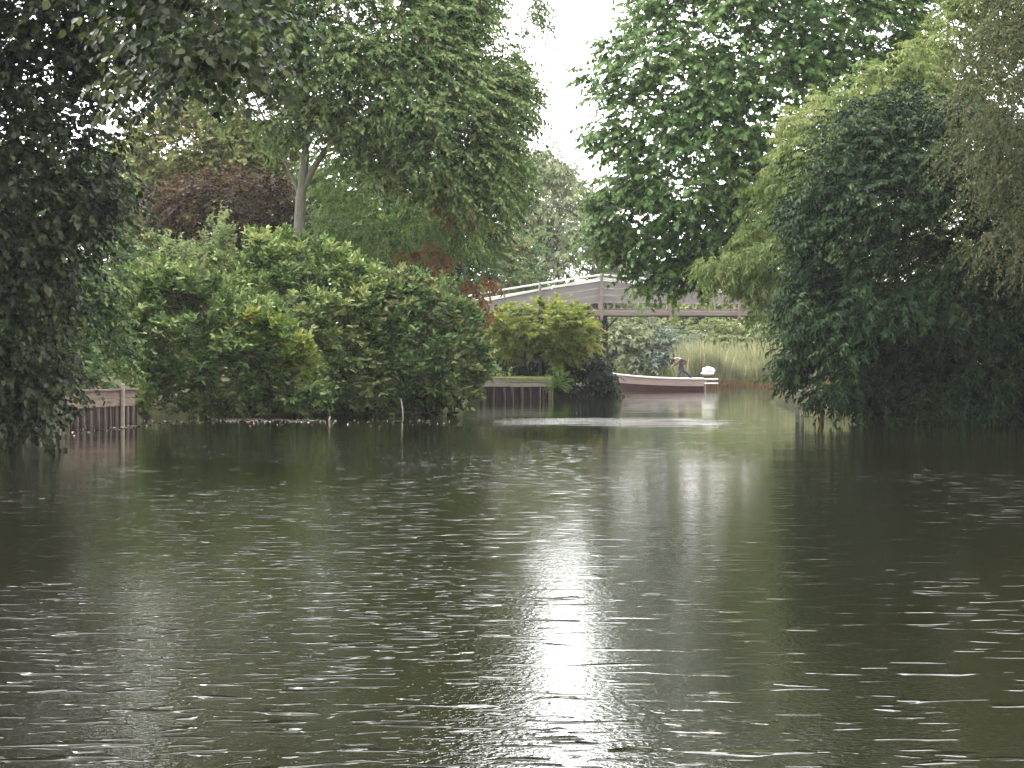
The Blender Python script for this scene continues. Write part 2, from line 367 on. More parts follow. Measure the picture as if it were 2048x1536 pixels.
def water_mat():
    m, t, b, o = new_mat('canal_water')
    b.inputs['Base Color'].default_value = (.0075, .0068, .003, 1); b.inputs['Roughness'].default_value = .012
    b.inputs['IOR'].default_value = 1.333; b.inputs['Specular IOR Level'].default_value = .5
    tc = t.nodes.new('ShaderNodeTexCoord')
    def noise(sx, sy, scale, det=2, rough=.5, dist=0.):
        mp = t.nodes.new('ShaderNodeMapping'); mp.inputs['Scale'].default_value = (sx, sy, 1)
        n = N(t, 'ShaderNodeTexNoise', Scale=scale, Detail=det, Roughness=rough, Distortion=dist); n.noise_dimensions = '2D'
        t.links.new(tc.outputs['Object'], mp.inputs[0]); t.links.new(mp.outputs[0], n.inputs['Vector']); return n.outputs['Fac']
    def math_(op, a, b_=None, c=None):
        n = t.nodes.new('ShaderNodeMath'); n.operation = op
        for i, v in enumerate((a, b_, c)):
            if v is None: continue
            if isinstance(v, (int, float)): n.inputs[i].default_value = v
            else: t.links.new(v, n.inputs[i])
        return n.outputs[0]
    def blob(cx, cy_, rx, ry):
        mp = t.nodes.new('ShaderNodeMapping'); mp.vector_type = 'POINT'
        mp.inputs['Location'].default_value = (-cx/rx, -cy_/ry, 0); mp.inputs['Scale'].default_value = (1/rx, 1/ry, 0)
        g = t.nodes.new('ShaderNodeTexGradient'); g.gradient_type = 'SPHERICAL'
        t.links.new(tc.outputs['Object'], mp.inputs[0]); t.links.new(mp.outputs[0], g.inputs[0]); return g.outputs['Fac']
    fine = noise(2.5, 2.4, 11.0, 2, .55, .2)
    med = noise(.6, 2.0, 3.4, 2, .5, .2)
    big = noise(.5, .9, .45, 1, .5)
    mp = t.nodes.new('ShaderNodeMapping'); mp.inputs['Rotation'].default_value = (0, 0, math.radians(8))
    wv = N(t, 'ShaderNodeTexWave', Scale=1.35, Distortion=3.5, Detail=2); wv.inputs['Detail Scale'].default_value = .8
    wv.wave_type = 'BANDS'; wv.bands_direction = 'Y'
    t.links.new(tc.outputs['Object'], mp.inputs[0]); t.links.new(mp.outputs[0], wv.inputs['Vector'])
    patch = noise(.35, .16, .55, 2, .6)                       # calmer and rougher patches of wind on the canal
    patch = math_('MULTIPLY_ADD', patch, 3.2, -1.15); patch = math_('MAXIMUM', math_('MINIMUM', patch, 1.1), .07)
    sx_ = t.nodes.new('ShaderNodeSeparateXYZ'); t.links.new(tc.outputs['Object'], sx_.inputs[0])
    mr = N(t, 'ShaderNodeMapRange'); mr.inputs['From Min'].default_value = 12; mr.inputs['From Max'].default_value = 42
    mr.inputs['To Min'].default_value = 1.0; mr.inputs['To Max'].default_value = .22; mr.interpolation_type = 'SMOOTHSTEP'
    t.links.new(sx_.outputs['Y'], mr.inputs['Value']); shelter = mr.outputs[0]
    patch = math_('MULTIPLY', patch, shelter)
    h = math_('MULTIPLY', med, WAVE_MED)
    h = math_('ADD', h, math_('MULTIPLY', wv.outputs['Fac'], WAVE_BAND))
    pk = math_('POWER', math_('MAXIMUM', math_('MULTIPLY_ADD', noise(1.0, 3.0, 2.7, 1, .5, .3), 4.0, -2.46), 0.0), 1.4)
    h = math_('ADD', h, math_('MULTIPLY', math_('MULTIPLY', pk, shelter), WAVE_PEAK))
    # a ruffled patch of steeper wavelets to the left of the open water
    pk2 = math_('POWER', math_('MAXIMUM', math_('MULTIPLY_ADD', noise(1.3, 3.0, 4.2, 1, .5, .3), 4.0, -2.55), 0.0), 1.4)
    ruff = math_('MINIMUM', math_('MULTIPLY', math_('ADD', blob(-1.9, 11.8, 1.9, 4.5), blob(-.3, 7.3, 2.2, 1.2)), 1.6), 1.0)
    h = math_('ADD', h, math_('MULTIPLY', math_('MULTIPLY', pk2, ruff), .07))
    h = math_('MULTIPLY', h, patch)
    h = math_('ADD', h, math_('MULTIPLY', math_('MULTIPLY', fine, WAVE_FINE), math_('ADD', math_('MULTIPLY', patch, .6), math_('MULTIPLY', shelter, .45))))
    gust = math_('MULTIPLY', blob(1.6, 47.5, 5.0, 4.5), 1.0)     # gust of small ripples in mid channel
    h = math_('ADD', h, math_('MULTIPLY', math_('MULTIPLY', noise(1., 1.8, 9.0, 1, .5), math_('MULTIPLY', gust, math_('MAXIMUM', math_('MULTIPLY_ADD', noise(.35, 1.5, 1.1, 2, .6), 4.0, -1.4), 0.0))), .024))
    h = math_('ADD', h, math_('MULTIPLY', big, .008))
    bp = N(t, 'ShaderNodeBump', Strength=1.0, Distance=1.0)
    t.links.new(h, bp.inputs['Height']); t.links.new(bp.outputs[0], b.inputs['Normal'])
    return m
WAVE_FINE, WAVE_MED, WAVE_BAND, WAVE_PEAK = .0029, .0018, .0004, .085
def sheet(name, x0, x1, y0, y1, z):
    return MB().add([(x0, y0, z), (x1, y0, z), (x1, y1, z), (x0, y1, z)], [(0, 1, 2, 3)]).mesh(name)
tag(part('water', sheet('water', -310, 310, -45, 135, 0), water_mat()), 'dark rippled canal water reflecting trees and white sky', 'water', kind='structure')

# ------------------------------------------------------------------ left bank trees
HL = [(756, 59, 9), (773, 8, 9), (734, 205, 14), (752, 198, 12), (957, 109, 12), (687, 176, 16), (515, 193, 22), (543, 223, 13), (424, 27, 20),
      (840, 215, 6), (300, 34, 10), (820, -40, 25), (650, -60, 25), (920, -90, 22), (0, -900, 1)]
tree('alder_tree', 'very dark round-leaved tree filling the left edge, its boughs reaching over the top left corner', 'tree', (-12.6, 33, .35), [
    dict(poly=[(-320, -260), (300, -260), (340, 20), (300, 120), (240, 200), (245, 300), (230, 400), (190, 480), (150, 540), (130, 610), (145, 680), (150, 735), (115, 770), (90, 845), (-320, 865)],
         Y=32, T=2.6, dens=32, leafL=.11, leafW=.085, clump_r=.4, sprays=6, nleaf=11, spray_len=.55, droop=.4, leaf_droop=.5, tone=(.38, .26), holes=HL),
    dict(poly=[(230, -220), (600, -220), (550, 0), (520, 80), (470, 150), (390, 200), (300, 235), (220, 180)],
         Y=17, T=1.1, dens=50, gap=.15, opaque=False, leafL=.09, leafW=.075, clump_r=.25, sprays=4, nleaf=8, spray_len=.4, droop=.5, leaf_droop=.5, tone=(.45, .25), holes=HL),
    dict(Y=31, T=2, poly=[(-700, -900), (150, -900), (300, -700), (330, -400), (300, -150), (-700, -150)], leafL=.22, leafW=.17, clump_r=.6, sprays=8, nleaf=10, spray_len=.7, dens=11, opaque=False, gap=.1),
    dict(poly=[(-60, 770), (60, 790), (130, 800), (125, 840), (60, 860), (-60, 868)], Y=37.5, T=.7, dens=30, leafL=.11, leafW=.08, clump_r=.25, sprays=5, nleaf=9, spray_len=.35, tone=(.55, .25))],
    M_alder, bark_dark, trunk=[[((-12.6, 33, 0), .3), ((-12.3, 33, 3), .24), ((-11.5, 32, 6), .18), ((-10, 30, 9.5), .1)],
                               [((-12.3, 33, 3), .16), ((-10.3, 31, 4.5), .1), ((-8.2, 30, 5.8), .05)],
                               [((-12.0, 32.6, 4.5), .14), ((-8, 25, 6.2), .09), ((-4.6, 18, 5.4), .05), ((-2.4, 17, 4.8), .02)]], nbr=150, seed=3, br_r=.02)

tp = lambda px, py, Y=61: P(px, py, Y)
tree('pale_ash_tree', 'tall grey-green feathery tree with pale forked trunk rising behind the rounded shrubs', 'tree', tuple(P(598, 700, 61)), [
    dict(poly=[(400, -240), (895, -250), (930, -100), (985, 0), (995, 62), (1025, 90), (1040, 140), (1065, 190), (1058, 235), (1032, 262), (1045, 300), (1030, 350), (1015, 400), (960, 430), (860, 410),
               (780, 380), (700, 330), (640, 285), (560, 280), (480, 240), (400, 205), (300, 180), (270, 80), (300, -100)],
         Y=62, T=3.4, dens=19, gap=.3, gw=2.2, leafL=.17, leafW=.085, shape='lance', clump_r=.6, sprays=10, nleaf=12, spray_len=.75, droop=.35, leaf_droop=.3, holes=HL, tone=(.55, .25)),
    dict(Y=62, T=3, poly=[(280, -60), (250, -400), (350, -640), (600, -760), (850, -700), (900, -500), (900, -250), (900, -150), (700, -130), (400, -120)], leafL=.34, leafW=.2, clump_r=.8, sprays=9, nleaf=11, spray_len=.9, dens=3.2, opaque=False, gap=.1),
    dict(poly=[(920, -130), (1000, -120), (1060, -70), (1082, 10), (1092, 70), (1070, 70), (1050, 0), (1000, -70), (920, -80)], Y=62, T=.6, dens=16, gap=.05, leafL=.16, leafW=.06, shape='lance', clump_r=.3, sprays=8, nleaf=10, spray_len=.5, droop=.8),
    dict(poly=[(640, 330), (720, 330), (800, 400), (960, 420), (1000, 460), (930, 520), (780, 530), (650, 500), (625, 420)],
         Y=64.5, T=1.6, dens=8, leafL=.17, leafW=.06, shape='lance', clump_r=.55, sprays=9, nleaf=12, spray_len=.7, droop=.6, leaf_droop=.45, tone=(.42, .22))],
    M_feather, bark_grey, trunk=[
        [(tp(598, 760), .22), (tp(597, 470), .19), (tp(601, 400), .17), (tp(604, 372), .15), (tp(611, 300), .12), (tp(612, 180), .09), (tp(600, 40), .06), (tp(590, -120), .03)],
        [(tp(603, 382), .12), (tp(628, 335), .10), (tp(660, 288), .085), (tp(700, 220), .07), (tp(760, 120), .055), (tp(820, -40), .03)],
        [(tp(600, 392), .07), (tp(584, 355), .05), (tp(562, 308), .04), (tp(520, 220), .03), (tp(470, 100), .02)],
        [(tp(690, 262), .045), (tp(755, 240), .035), (tp(850, 228), .028), (tp(930, 200), .02)],
        [(tp(612, 200), .05), (tp(600, 150), .04), (tp(596, 90), .03), (tp(560, 10), .02)]], nbr=130, seed=7, br_r=.016)

tree('green_alder', 'deep green bushy tree right of the forked trunk, behind the shrubs', 'tree', tuple(P(850, 700, 74)), [
    dict(poly=[(610, 330), (700, 300), (850, 330), (1040, 300), (1058, 370), (1062, 430), (1030, 470), (1010, 510), (950, 540), (900, 560), (700, 600), (610, 540)],
         Y=74, T=2.6, dens=10, leafL=.17, leafW=.10, clump_r=.6, sprays=10, nleaf=12, spray_len=.6, tone=(.45, .25))],
    M_deep, bark_dark, seed=11, nbr=60)
tree('yellowing_tree', 'yellow-green rounded tree behind the purple bush', 'tree', tuple(P(390, 700, 76)), [
    dict(poly=[(200, 430), (215, 330), (255, 255), (330, 208), (420, 212), (520, 235), (600, 290), (610, 420), (450, 440), (300, 450)],
         Y=76, T=2.4, dens=16, leafL=.16, leafW=.09, clump_r=.6, sprays=10, nleaf=12, spray_len=.6, tone=(.5, .25), holes=HL)],
    M_yellowish, bark_dark, seed=13, nbr=50)
tree('copper_bush', 'dark purple-brown leaved bush left of the pale trunk', 'bush', tuple(P(450, 660, 67)), [
    dict(poly=[(295, 395), (345, 355), (450, 342), (560, 352), (605, 380), (605, 500), (540, 540), (400, 540), (300, 500)],
         Y=67, T=1.6, dens=13, leafL=.13, leafW=.07, clump_r=.5, sprays=10, nleaf=12, spray_len=.5, tone=(.42, .28))],
    M_purple, bark_dark, seed=17, nbr=40, trunk_name='stem')
tree('hedgerow_tree', 'mid green tree standing far back behind the yellow-green tree at left', 'tree', tuple(P(200, 690, 92)), [
    dict(poly=[(0, 300), (150, 280), (300, 300), (420, 330), (500, 400), (560, 480), (560, 726), (0, 726)],
         Y=92, T=3, dens=5, leafL=.24, leafW=.14, clump_r=.9, sprays=10, nleaf=12, spray_len=.8)],
    M_deep, bark_dark, seed=19, nbr=30)
tree('hedgerow_tree', 'dull green tree far back between the deep green tree and the bridge ramp', 'tree', tuple(P(900, 690, 97)), [
    dict(poly=[(560, 440), (700, 400), (850, 400), (960, 410), (1050, 450), (1085, 520), (1100, 600), (1090, 726), (560, 726)],
         Y=97, T=3, dens=5, leafL=.24, leafW=.13, clump_r=.9, sprays=10, nleaf=12, spray_len=.8, tone=(.6, .25))],
    M_deep, bark_dark, seed=23, nbr=30)
tree('rust_leaved_tree', 'thin young tree with rust-brown dying leaves left of the bridge handrail', 'tree', tuple(P(933, 720, 63)), [
    dict(poly=[(880, 415), (925, 400), (940, 440), (915, 470), (885, 460)], Y=62.6, T=.4, dens=20, leafL=.14, leafW=.08, clump_r=.3, sprays=6, nleaf=8, spray_len=.35, droop=.8),
    dict(poly=[(800, 500), (870, 485), (900, 510), (870, 545), (815, 535)], Y=62.4, T=.4, dens=16, leafL=.14, leafW=.08, clump_r=.3, sprays=6, nleaf=8, spray_len=.35, droop=.8),
    dict(poly=[(932, 562), (985, 560), (1000, 582), (960, 602), (934, 606)], Y=63, T=.4, dens=24, leafL=.13, leafW=.08, clump_r=.25, sprays=7, nleaf=8, spray_len=.3, droop=.8),
    dict(poly=[(925, 608), (985, 606), (985, 640), (972, 672), (945, 668)], Y=62.6, T=.4, dens=16, leafL=.13, leafW=.08, clump_r=.25, sprays=7, nleaf=8, spray_len=.3, droop=.8)],
    M_rust, bark_grey, trunk=[[(P(934, 740, 63), .07), (P(933, 640, 63), .06), (P(931, 560, 63), .045), (P(915, 480, 63), .03), (P(900, 400, 63), .015)]], seed=29, nbr=14, br_r=.012)

# shrubs along the left bank
def shrub(name, label, base, regs, mat, seed, nbr=30, cat='shrub'):
    return tree(name, label, cat, base, regs, mat, bark_dark, seed=seed, nbr=nbr, trunk_r=.09, trunk_name='stem', br_r=.02)
RH = dict(gap=.35, gw=3.0, leafL=.19, leafW=.085, clump_r=.3, sprays=10, nleaf=8, spray_len=.22, droop=0., leaf_droop=-.05, out_w=1.2, flat=1.0, hang=-.35)
shrub('laurel_shrub', 'fresh green glossy shrub hanging over the water right of the pink-brown jetty board', tuple(P(420, 800, 50)), [
    dict(RH, poly=[(185, 640), (200, 590), (235, 545), (320, 530), (420, 555), (520, 590), (590, 640), (625, 720), (648, 800), (605, 822), (420, 826), (290, 820), (266, 785), (225, 730)],
         Y=50.5, T=2.0, dens=24, tone=(.45, .25))], M_laurel, 31)
shrub('rhododendron', 'largest domed light green shrub in the middle of the left bank', tuple(P(590, 800, 53)), [
    dict(RH, poly=[(340, 560), (385, 510), (460, 478), (560, 468), (660, 488), (725, 520), (775, 560), (800, 640), (805, 790), (780, 828), (600, 828), (480, 780), (380, 650)],
         Y=53.5, T=2.2, dens=22, tone=(.5, .26))], M_rhodo, 37)
shrub('rhododendron', 'olive and brownish shrub at the right end of the bank thicket, before the timber edging', tuple(P(860, 800, 54)), [
    dict(RH, poly=[(755, 570), (800, 545), (865, 552), (915, 585), (950, 640), (978, 720), (968, 765), (945, 812), (900, 826), (790, 828), (730, 800), (735, 700)],
         Y=53.6, T=2.0, dens=24, tone=(.5, .28))], M_rhodo2, 41)
shrub('azalea', 'small yellow-green shrub glowing among darker leaves low in the thicket', tuple(P(550, 800, 50.6)), [
    dict(RH, poly=[(455, 650), (500, 628), (570, 645), (605, 690), (620, 740), (560, 750), (490, 710)],
         Y=49.2, T=.7, dens=20, tone=(.4, .25))], M_lime, 43, nbr=16)
shrub('leafy_sapling', 'pale upright shoots poking out at the upper left of the shrub thicket', tuple(P(330, 780, 51.5)), [
    dict(poly=[(285, 620), (295, 560), (305, 470), (325, 435), (345, 500), (385, 480), (410, 560), (380, 620)], Y=51, T=.6, dens=12, leafL=.13, leafW=.07, clump_r=.25, sprays=7, nleaf=9, spray_len=.4, droop=-.2, hang=-.8, flat=1.3),
    dict(poly=[(395, 520), (405, 470), (428, 425), (445, 425), (455, 470), (470, 500), (440, 540)], Y=52, T=.4, dens=14, leafL=.12, leafW=.07, clump_r=.2, sprays=7, nleaf=9, spray_len=.35, droop=-.2, hang=-.8, flat=1.3)],
    M_pale, 47, nbr=20)
shrub('bank_shrub', 'dull green tall bush behind the jetty board at the far left', tuple(P(120, 780, 44)), [
    dict(poly=[(-60, 400), (120, 370), (190, 320), (250, 345), (285, 430), (290, 520), (250, 580), (240, 640), (255, 700), (262, 765), (190, 785), (100, 790), (-60, 790)], Y=45, T=1.4, dens=16, leafL=.12, leafW=.07, clump_r=.35, sprays=8, nleaf=10, spray_len=.4, tone=(.35, .3))], M_rhodo2, 53)
shrub('japanese_maple', 'yellow-green spreading low tree in front of the bridge ramp', tuple(P(1080, 742, 79)), [
    dict(poly=[(958, 675), (955, 632), (985, 626), (1050, 610), (1115, 605), (1165, 617), (1195, 642), (1200, 690), (1150, 722), (1060, 715), (1000, 705)],
         Y=79, T=1.9, dens=17, leafL=.20, leafW=.13, shape='palm', clump_r=.36, sprays=8, nleaf=8, spray_len=.36, droop=.2, flat=.8, gap=.35, gw=2.2, tone=(.45, .27))], M_acer, 59)
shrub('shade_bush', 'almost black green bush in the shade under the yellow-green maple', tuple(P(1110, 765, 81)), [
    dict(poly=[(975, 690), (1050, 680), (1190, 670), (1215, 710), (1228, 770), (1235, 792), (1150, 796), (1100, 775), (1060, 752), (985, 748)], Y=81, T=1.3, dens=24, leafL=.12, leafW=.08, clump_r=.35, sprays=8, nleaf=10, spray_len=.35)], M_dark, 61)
shrub('ivy', 'grey-green ivy climbing the left bridge support', tuple(P(1205, 785, 83.4)), [
    dict(poly=[(1170, 650), (1192, 645), (1200, 690), (1208, 735), (1236, 772), (1240, 794), (1170, 792)], Y=83.2, T=.5, dens=22, leafL=.10, leafW=.09, clump_r=.22, sprays=7, nleaf=8, spray_len=.2, droop=.6, tone=(.5, .3))], M_ivy, 67, cat='ivy')

# ------------------------------------------------------------------ right bank trees
HR = [(1300, 200, 10), (1345, 190, 12), (1540, 110, 16), (1560, 60, 10), (1500, 90, 10),  (1240, 220, 18),
      (1275, 150, 18), (1500, 230, 9), (1550, 230, 8),  (1420, 60, 8), (1310, 40, 10), (1720, 60, 10), (1740, 90, 8), (1265, 80, 14), (1600, -60, 30), (1450, -100, 35), (1300, -120, 30)]
tree('sycamore', 'airy broad-leaved tree with sky showing through, drooping in front of the bridge', 'tree', (13.5, 71, .5), [
    dict(poly=[(1350, -270), (1290, -60), (1262, 40), (1220, 80), (1155, 150), (1205, 172), (1212, 225), (1175, 250), (1182, 290), (1205, 305), (1185, 365), (1195, 420), (1188, 470), (1200, 500), (1218, 540), (1280, 556),
               (1340, 585), (1400, 590), (1450, 560), (1600, 540), (1760, 340), (1900, 100), (1950, -270)],
         Y=68, T=3.6, dens=11, gap=.25, opaque=False, leafL=.21, leafW=.17, shape='palm', clump_r=.6, sprays=8, nleaf=8, spray_len=.75, droop=.35, leaf_droop=.45, flat=.35, holes=HR, tone=(.48, .26)),
    dict(Y=69, T=3.5, poly=[(1350, -180), (1370, -420), (1400, -640), (1650, -760), (1900, -700), (2050, -450), (2050, -150), (1600, -120), (1300, -120)], leafL=.34, leafW=.2, clump_r=.8, sprays=9, nleaf=11, spray_len=.9, dens=3.2, opaque=False, gap=.1),
    dict(poly=[(1400, 590), (1430, 590), (1560, 620), (1570, 650), (1480, 640), (1440, 610)], Y=66, T=.5, dens=6, leafL=.18, leafW=.13, shape='palm', clump_r=.3, sprays=6, nleaf=7, spray_len=.5, droop=.9)],
    M_maple, bark_dark, trunk=[[((13.5, 71, .2), .32), ((13.2, 71, 4), .26), ((12.4, 70, 8), .18), ((11, 69, 13), .1), ((10, 68, 17), .04)],
                               [((13.2, 71, 4), .15), ((10.5, 69, 6.2), .1), ((7.5, 68, 7), .05), ((4.6, 67.5, 6.8), .02)],
                               [((12.6, 70, 7), .14), ((9, 69, 9.5), .09), ((6, 68, 11), .05), ((3.6, 68, 11), .02)]], nbr=150, seed=71, br_r=.02)
tree('bamboo_clump', 'yellow-green drooping bamboo behind the dark bush at right', 'bamboo', (13.0, 57, .5), [
    dict(poly=[(1388, 560), (1405, 520), (1465, 480), (1478, 400), (1530, 358), (1555, 300), (1590, 200), (1690, 165), (1760, 105), (1850, 80), (1890, -40), (1960, -240), (2300, -260), (2300, 600), (1900, 700), (1600, 650),
               (1560, 590), (1500, 600), (1440, 592)],
         Y=56, T=2.2, dens=12, leafL=.19, leafW=.05, shape='lance', clump_r=.45, sprays=10, nleaf=12, spray_len=.5, droop=.55, leaf_droop=.45,out_w=1.2, tone=(.5, .25)),
    dict(poly=[(1440, 590), (1560, 590), (1600, 640), (1560, 660), (1470, 625)], Y=55, T=.8, dens=7, leafL=.19, leafW=.045, shape='lance', clump_r=.35, sprays=8, nleaf=10, spray_len=.5, droop=1.2, leaf_droop=.8, tone=(.3, .25))],
    M_bamboo, bark_dark, nbr=80, seed=73, br_r=.012, trunk_name='cane')
tree('dark_waterside_tree', 'large blackish-green rounded tree overhanging the water on the right bank', 'tree', (11.8, 48, .35), [
    dict(poly=[(1588, 420), (1610, 320), (1665, 240), (1740, 195), (1850, 182), (1960, 205), (2060, 260), (2400, 300), (2400, 872), (2048, 866), (1850, 850), (1740, 828), (1650, 810), (1600, 775), (1562, 735), (1582, 690),
               (1562, 640), (1590, 580), (1578, 500)],
         Y=46.5, T=2.6, dens=17, leafL=.14, leafW=.055, shape='ovate', clump_r=.42, sprays=10, nleaf=14, spray_len=.5, droop=.4, leaf_droop=.45, out_w=1.3, tone=(.42, .26)),
    dict(poly=[(1690, 620), (1900, 560), (2250, 560), (2400, 860), (2048, 864), (1850, 848), (1720, 815)], Y=49, T=1.2, dens=14, leafL=.14, leafW=.06, clump_r=.42, sprays=9, nleaf=12, spray_len=.5, gap=0)],
    M_locust, bark_dark, nbr=80, seed=79, br_r=.02)
tree('brown_leaved_tree', 'brownish sparse small-leaved branches hanging in at the right edge', 'tree', (13.2, 41, .4), [
    dict(poly=[(1880, 330), (1905, 230), (1930, 120), (1960, 30), (1980, -80), (1990, -300), (2400, -300), (2400, 600), (2040, 570), (1990, 520), (1930, 500), (1930, 430), (1900, 380)],
         Y=41.5, T=1.4, dens=14, leafL=.085, leafW=.045, clump_r=.4, sprays=9, nleaf=11, spray_len=.55, droop=.7, leaf_droop=.4, tone=(.5, .27)),
    dict(Y=42, T=2, poly=[(1960, -250), (1900, -500), (1950, -800), (2300, -950), (2800, -800), (2800, -250)], leafL=.24, leafW=.14, clump_r=.7, sprays=9, nleaf=10, spray_len=.8, dens=4.5, opaque=False, gap=.1)],
    M_brown, bark_dark, nbr=110, seed=83, br_r=.014)

# ------------------------------------------------------------------ far trees
FT = dict(leafL=.3, leafW=.15, clump_r=1.0, sprays=10, nleaf=11, spray_len=.9)
tree('weeping_willow', 'pale hazy willow beyond the bridge, under the gap of sky', 'tree', tuple(P(1110, 715, 128)), [
    dict(FT, poly=[(1000, 700), (1010, 400), (1040, 325), (1075, 296), (1115, 312), (1150, 345), (1180, 380), (1212, 430), (1240, 490), (1250, 560), (1240, 700)], Y=128, T=5, dens=4.2, droop=.7, leaf_droop=.5)],
    M_willow, bark_dark, seed=89, nbr=30)
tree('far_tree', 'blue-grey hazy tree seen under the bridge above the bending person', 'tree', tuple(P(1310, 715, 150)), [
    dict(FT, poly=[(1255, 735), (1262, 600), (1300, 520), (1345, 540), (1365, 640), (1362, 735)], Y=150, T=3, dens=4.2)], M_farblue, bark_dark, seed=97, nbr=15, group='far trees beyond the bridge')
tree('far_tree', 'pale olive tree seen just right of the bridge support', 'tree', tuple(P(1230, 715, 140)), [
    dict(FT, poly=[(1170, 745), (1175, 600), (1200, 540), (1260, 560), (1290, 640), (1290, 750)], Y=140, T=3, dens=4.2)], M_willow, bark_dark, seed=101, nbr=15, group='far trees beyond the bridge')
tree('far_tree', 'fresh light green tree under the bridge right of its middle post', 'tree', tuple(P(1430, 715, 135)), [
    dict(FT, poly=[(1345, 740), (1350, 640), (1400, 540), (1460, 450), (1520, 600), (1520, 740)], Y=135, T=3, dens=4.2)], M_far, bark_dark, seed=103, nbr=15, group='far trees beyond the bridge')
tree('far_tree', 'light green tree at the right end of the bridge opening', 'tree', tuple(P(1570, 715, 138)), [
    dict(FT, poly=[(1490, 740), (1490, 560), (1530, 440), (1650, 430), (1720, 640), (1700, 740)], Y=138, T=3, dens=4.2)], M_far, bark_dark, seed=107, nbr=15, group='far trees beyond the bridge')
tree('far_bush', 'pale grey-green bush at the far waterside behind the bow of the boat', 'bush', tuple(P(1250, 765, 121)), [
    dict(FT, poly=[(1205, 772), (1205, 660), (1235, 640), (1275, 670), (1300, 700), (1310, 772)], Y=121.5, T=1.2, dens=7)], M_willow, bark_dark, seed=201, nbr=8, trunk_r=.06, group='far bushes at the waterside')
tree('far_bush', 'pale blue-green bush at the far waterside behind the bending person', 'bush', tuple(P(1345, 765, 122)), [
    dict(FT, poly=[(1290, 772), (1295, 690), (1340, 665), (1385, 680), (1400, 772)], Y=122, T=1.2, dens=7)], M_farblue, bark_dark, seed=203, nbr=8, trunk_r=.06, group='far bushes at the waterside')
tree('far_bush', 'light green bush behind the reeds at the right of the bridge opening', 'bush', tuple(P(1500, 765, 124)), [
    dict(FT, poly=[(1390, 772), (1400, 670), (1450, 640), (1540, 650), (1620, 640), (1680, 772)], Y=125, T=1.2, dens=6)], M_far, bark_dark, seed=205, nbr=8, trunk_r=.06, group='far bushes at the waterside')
tree('far_wood', None, None, (0, 172, .5), [
    dict(poly=[(-1900, 720), (-1900, 580), (-900, 560), (0, 575), (700, 560), (1000, 570), (1300, 560), (1700, 575), (2500, 560), (3600, 570), (3600, 720)],
         Y=172, T=4, dens=1.3, leafL=.55, leafW=.32, clump_r=1.6, sprays=10, nleaf=12, spray_len=1.5)], M_far, bark_dark, seed=109, nbr=0)

# ------------------------------------------------------------------ reeds, grass
def blades(name, label, cat, gen, mat, n, seed, hrange, width, lean, curve=.25):
    rng = np.random.default_rng(seed); b = gen(rng, n); n = len(b)
    H = rng.uniform(*hrange, n)*(.75+.25*np.sin(b[:, 0]*1.3+b[:, 1])); az = rng.uniform(0, 2*np.pi, n); ln = np.abs(rng.normal(0, lean, n))
    d = np.stack([np.cos(az), np.sin(az), np.zeros(n)], 1); face = rng.uniform(0, np.pi, n); sdv = np.stack([np.cos(face), np.sin(face)*.6, np.zeros(n)], 1)
    V = np.zeros((n, 7, 3)); W = width*rng.uniform(.6, 1.4, n)
    for k, (t, ww) in enumerate([(0, 1), (.4, .9), (.75, .6)]):
        c = b+d*(ln*H*(t*.5+curve*t*t))[:, None]; c[:, 2] += H*t*(1-.15*ln*t)
        V[:, 2*k] = c-sdv*(W*ww/2)[:, None]; V[:, 2*k+1] = c+sdv*(W*ww/2)[:, None]
    c = b+d*(ln*H*(.5+curve*1.6))[:, None]; c[:, 2] += H*(1-.25*ln); V[:, 6] = c
    base = (np.arange(n)*7)[:, None]; fl = np.array([0, 1, 3, 2, 2, 3, 5, 4, 4, 5, 6]); tot = np.tile([4, 4, 3], n)
    tn = np.repeat(np.clip(rng.normal(.5, .25, n), 0, 1), 7)
    me = npmesh(name, V.reshape(-1, 3), (base+fl).ravel(), np.concatenate([[0], np.cumsum(tot)[:-1]]), tot, {'tone': tn})
    return tag(part(name, me, mat), label, cat, kind='stuff')
def g_reed(rng, n):
    x = 24-13.8*rng.random(n)**1.1; y = 117.6+rng.random(n)**1.5*5+.1*x*0; return np.stack([x, y, np.full(n, .05)], 1)
def g_reed_l(rng, n):
    x = rng.uniform(-6, 12, n); y = 119+rng.random(n)*4; return np.stack([x, y, np.full(n, .05)], 1)
blades('reeds', 'pale straw-green reed bed on the far bank behind the boat', 'reeds', g_reed, M_reed, 15000, 1, (1.1, 3.4), .05, .3)
def g_stub(rng, n):
    x = rng.uniform(11.5, 21, n); y = 117.1+rng.random(n)*.7; return np.stack([x, y, np.full(n, .0)], 1)
blades('reed_stubble', 'orange-brown dead stubble along the foot of the far reed bed', 'dead reeds', g_stub, M_rust, 3500, 21, (.15, .5), .05, .5)
blades('waterside_plants', 'low green waterside growth on the far bank left of the reeds', 'reeds', g_reed_l, M_grass, 6000, 2, (.6, 1.6), .06, .4)
def g_right(rng, n):
    t = rng.random(n); x = 8.1+t*2.4+rng.normal(0, .12, n); y = 50.2+rng.random(n)*2.5; return np.stack([x, y, np.full(n, .02)], 1)
blades('dry_reeds', 'short yellow dry reeds at the foot of the dark right-bank tree', 'reeds', g_right, M_reed, 1800, 3, (.2, .6), .022, .5)
def g_lawn(rng, n):
    px = rng.uniform(958, 1104, n); y = 74.9+rng.random(n)*4; return np.stack([(px-1024)/F*y, y, .80+0*y], 1)
blades('lawn_grass', 'short bright grass on the strip above the timber edging', 'grass', g_lawn, M_grass, 9000, 4, (.05, .14), .015, .5)
def g_bank(rng, n):
    x = rng.uniform(-11.5, -9.2, n); y = 36.5+rng.random(n)*8; return np.stack([x, y, np.full(n, .55)], 1)

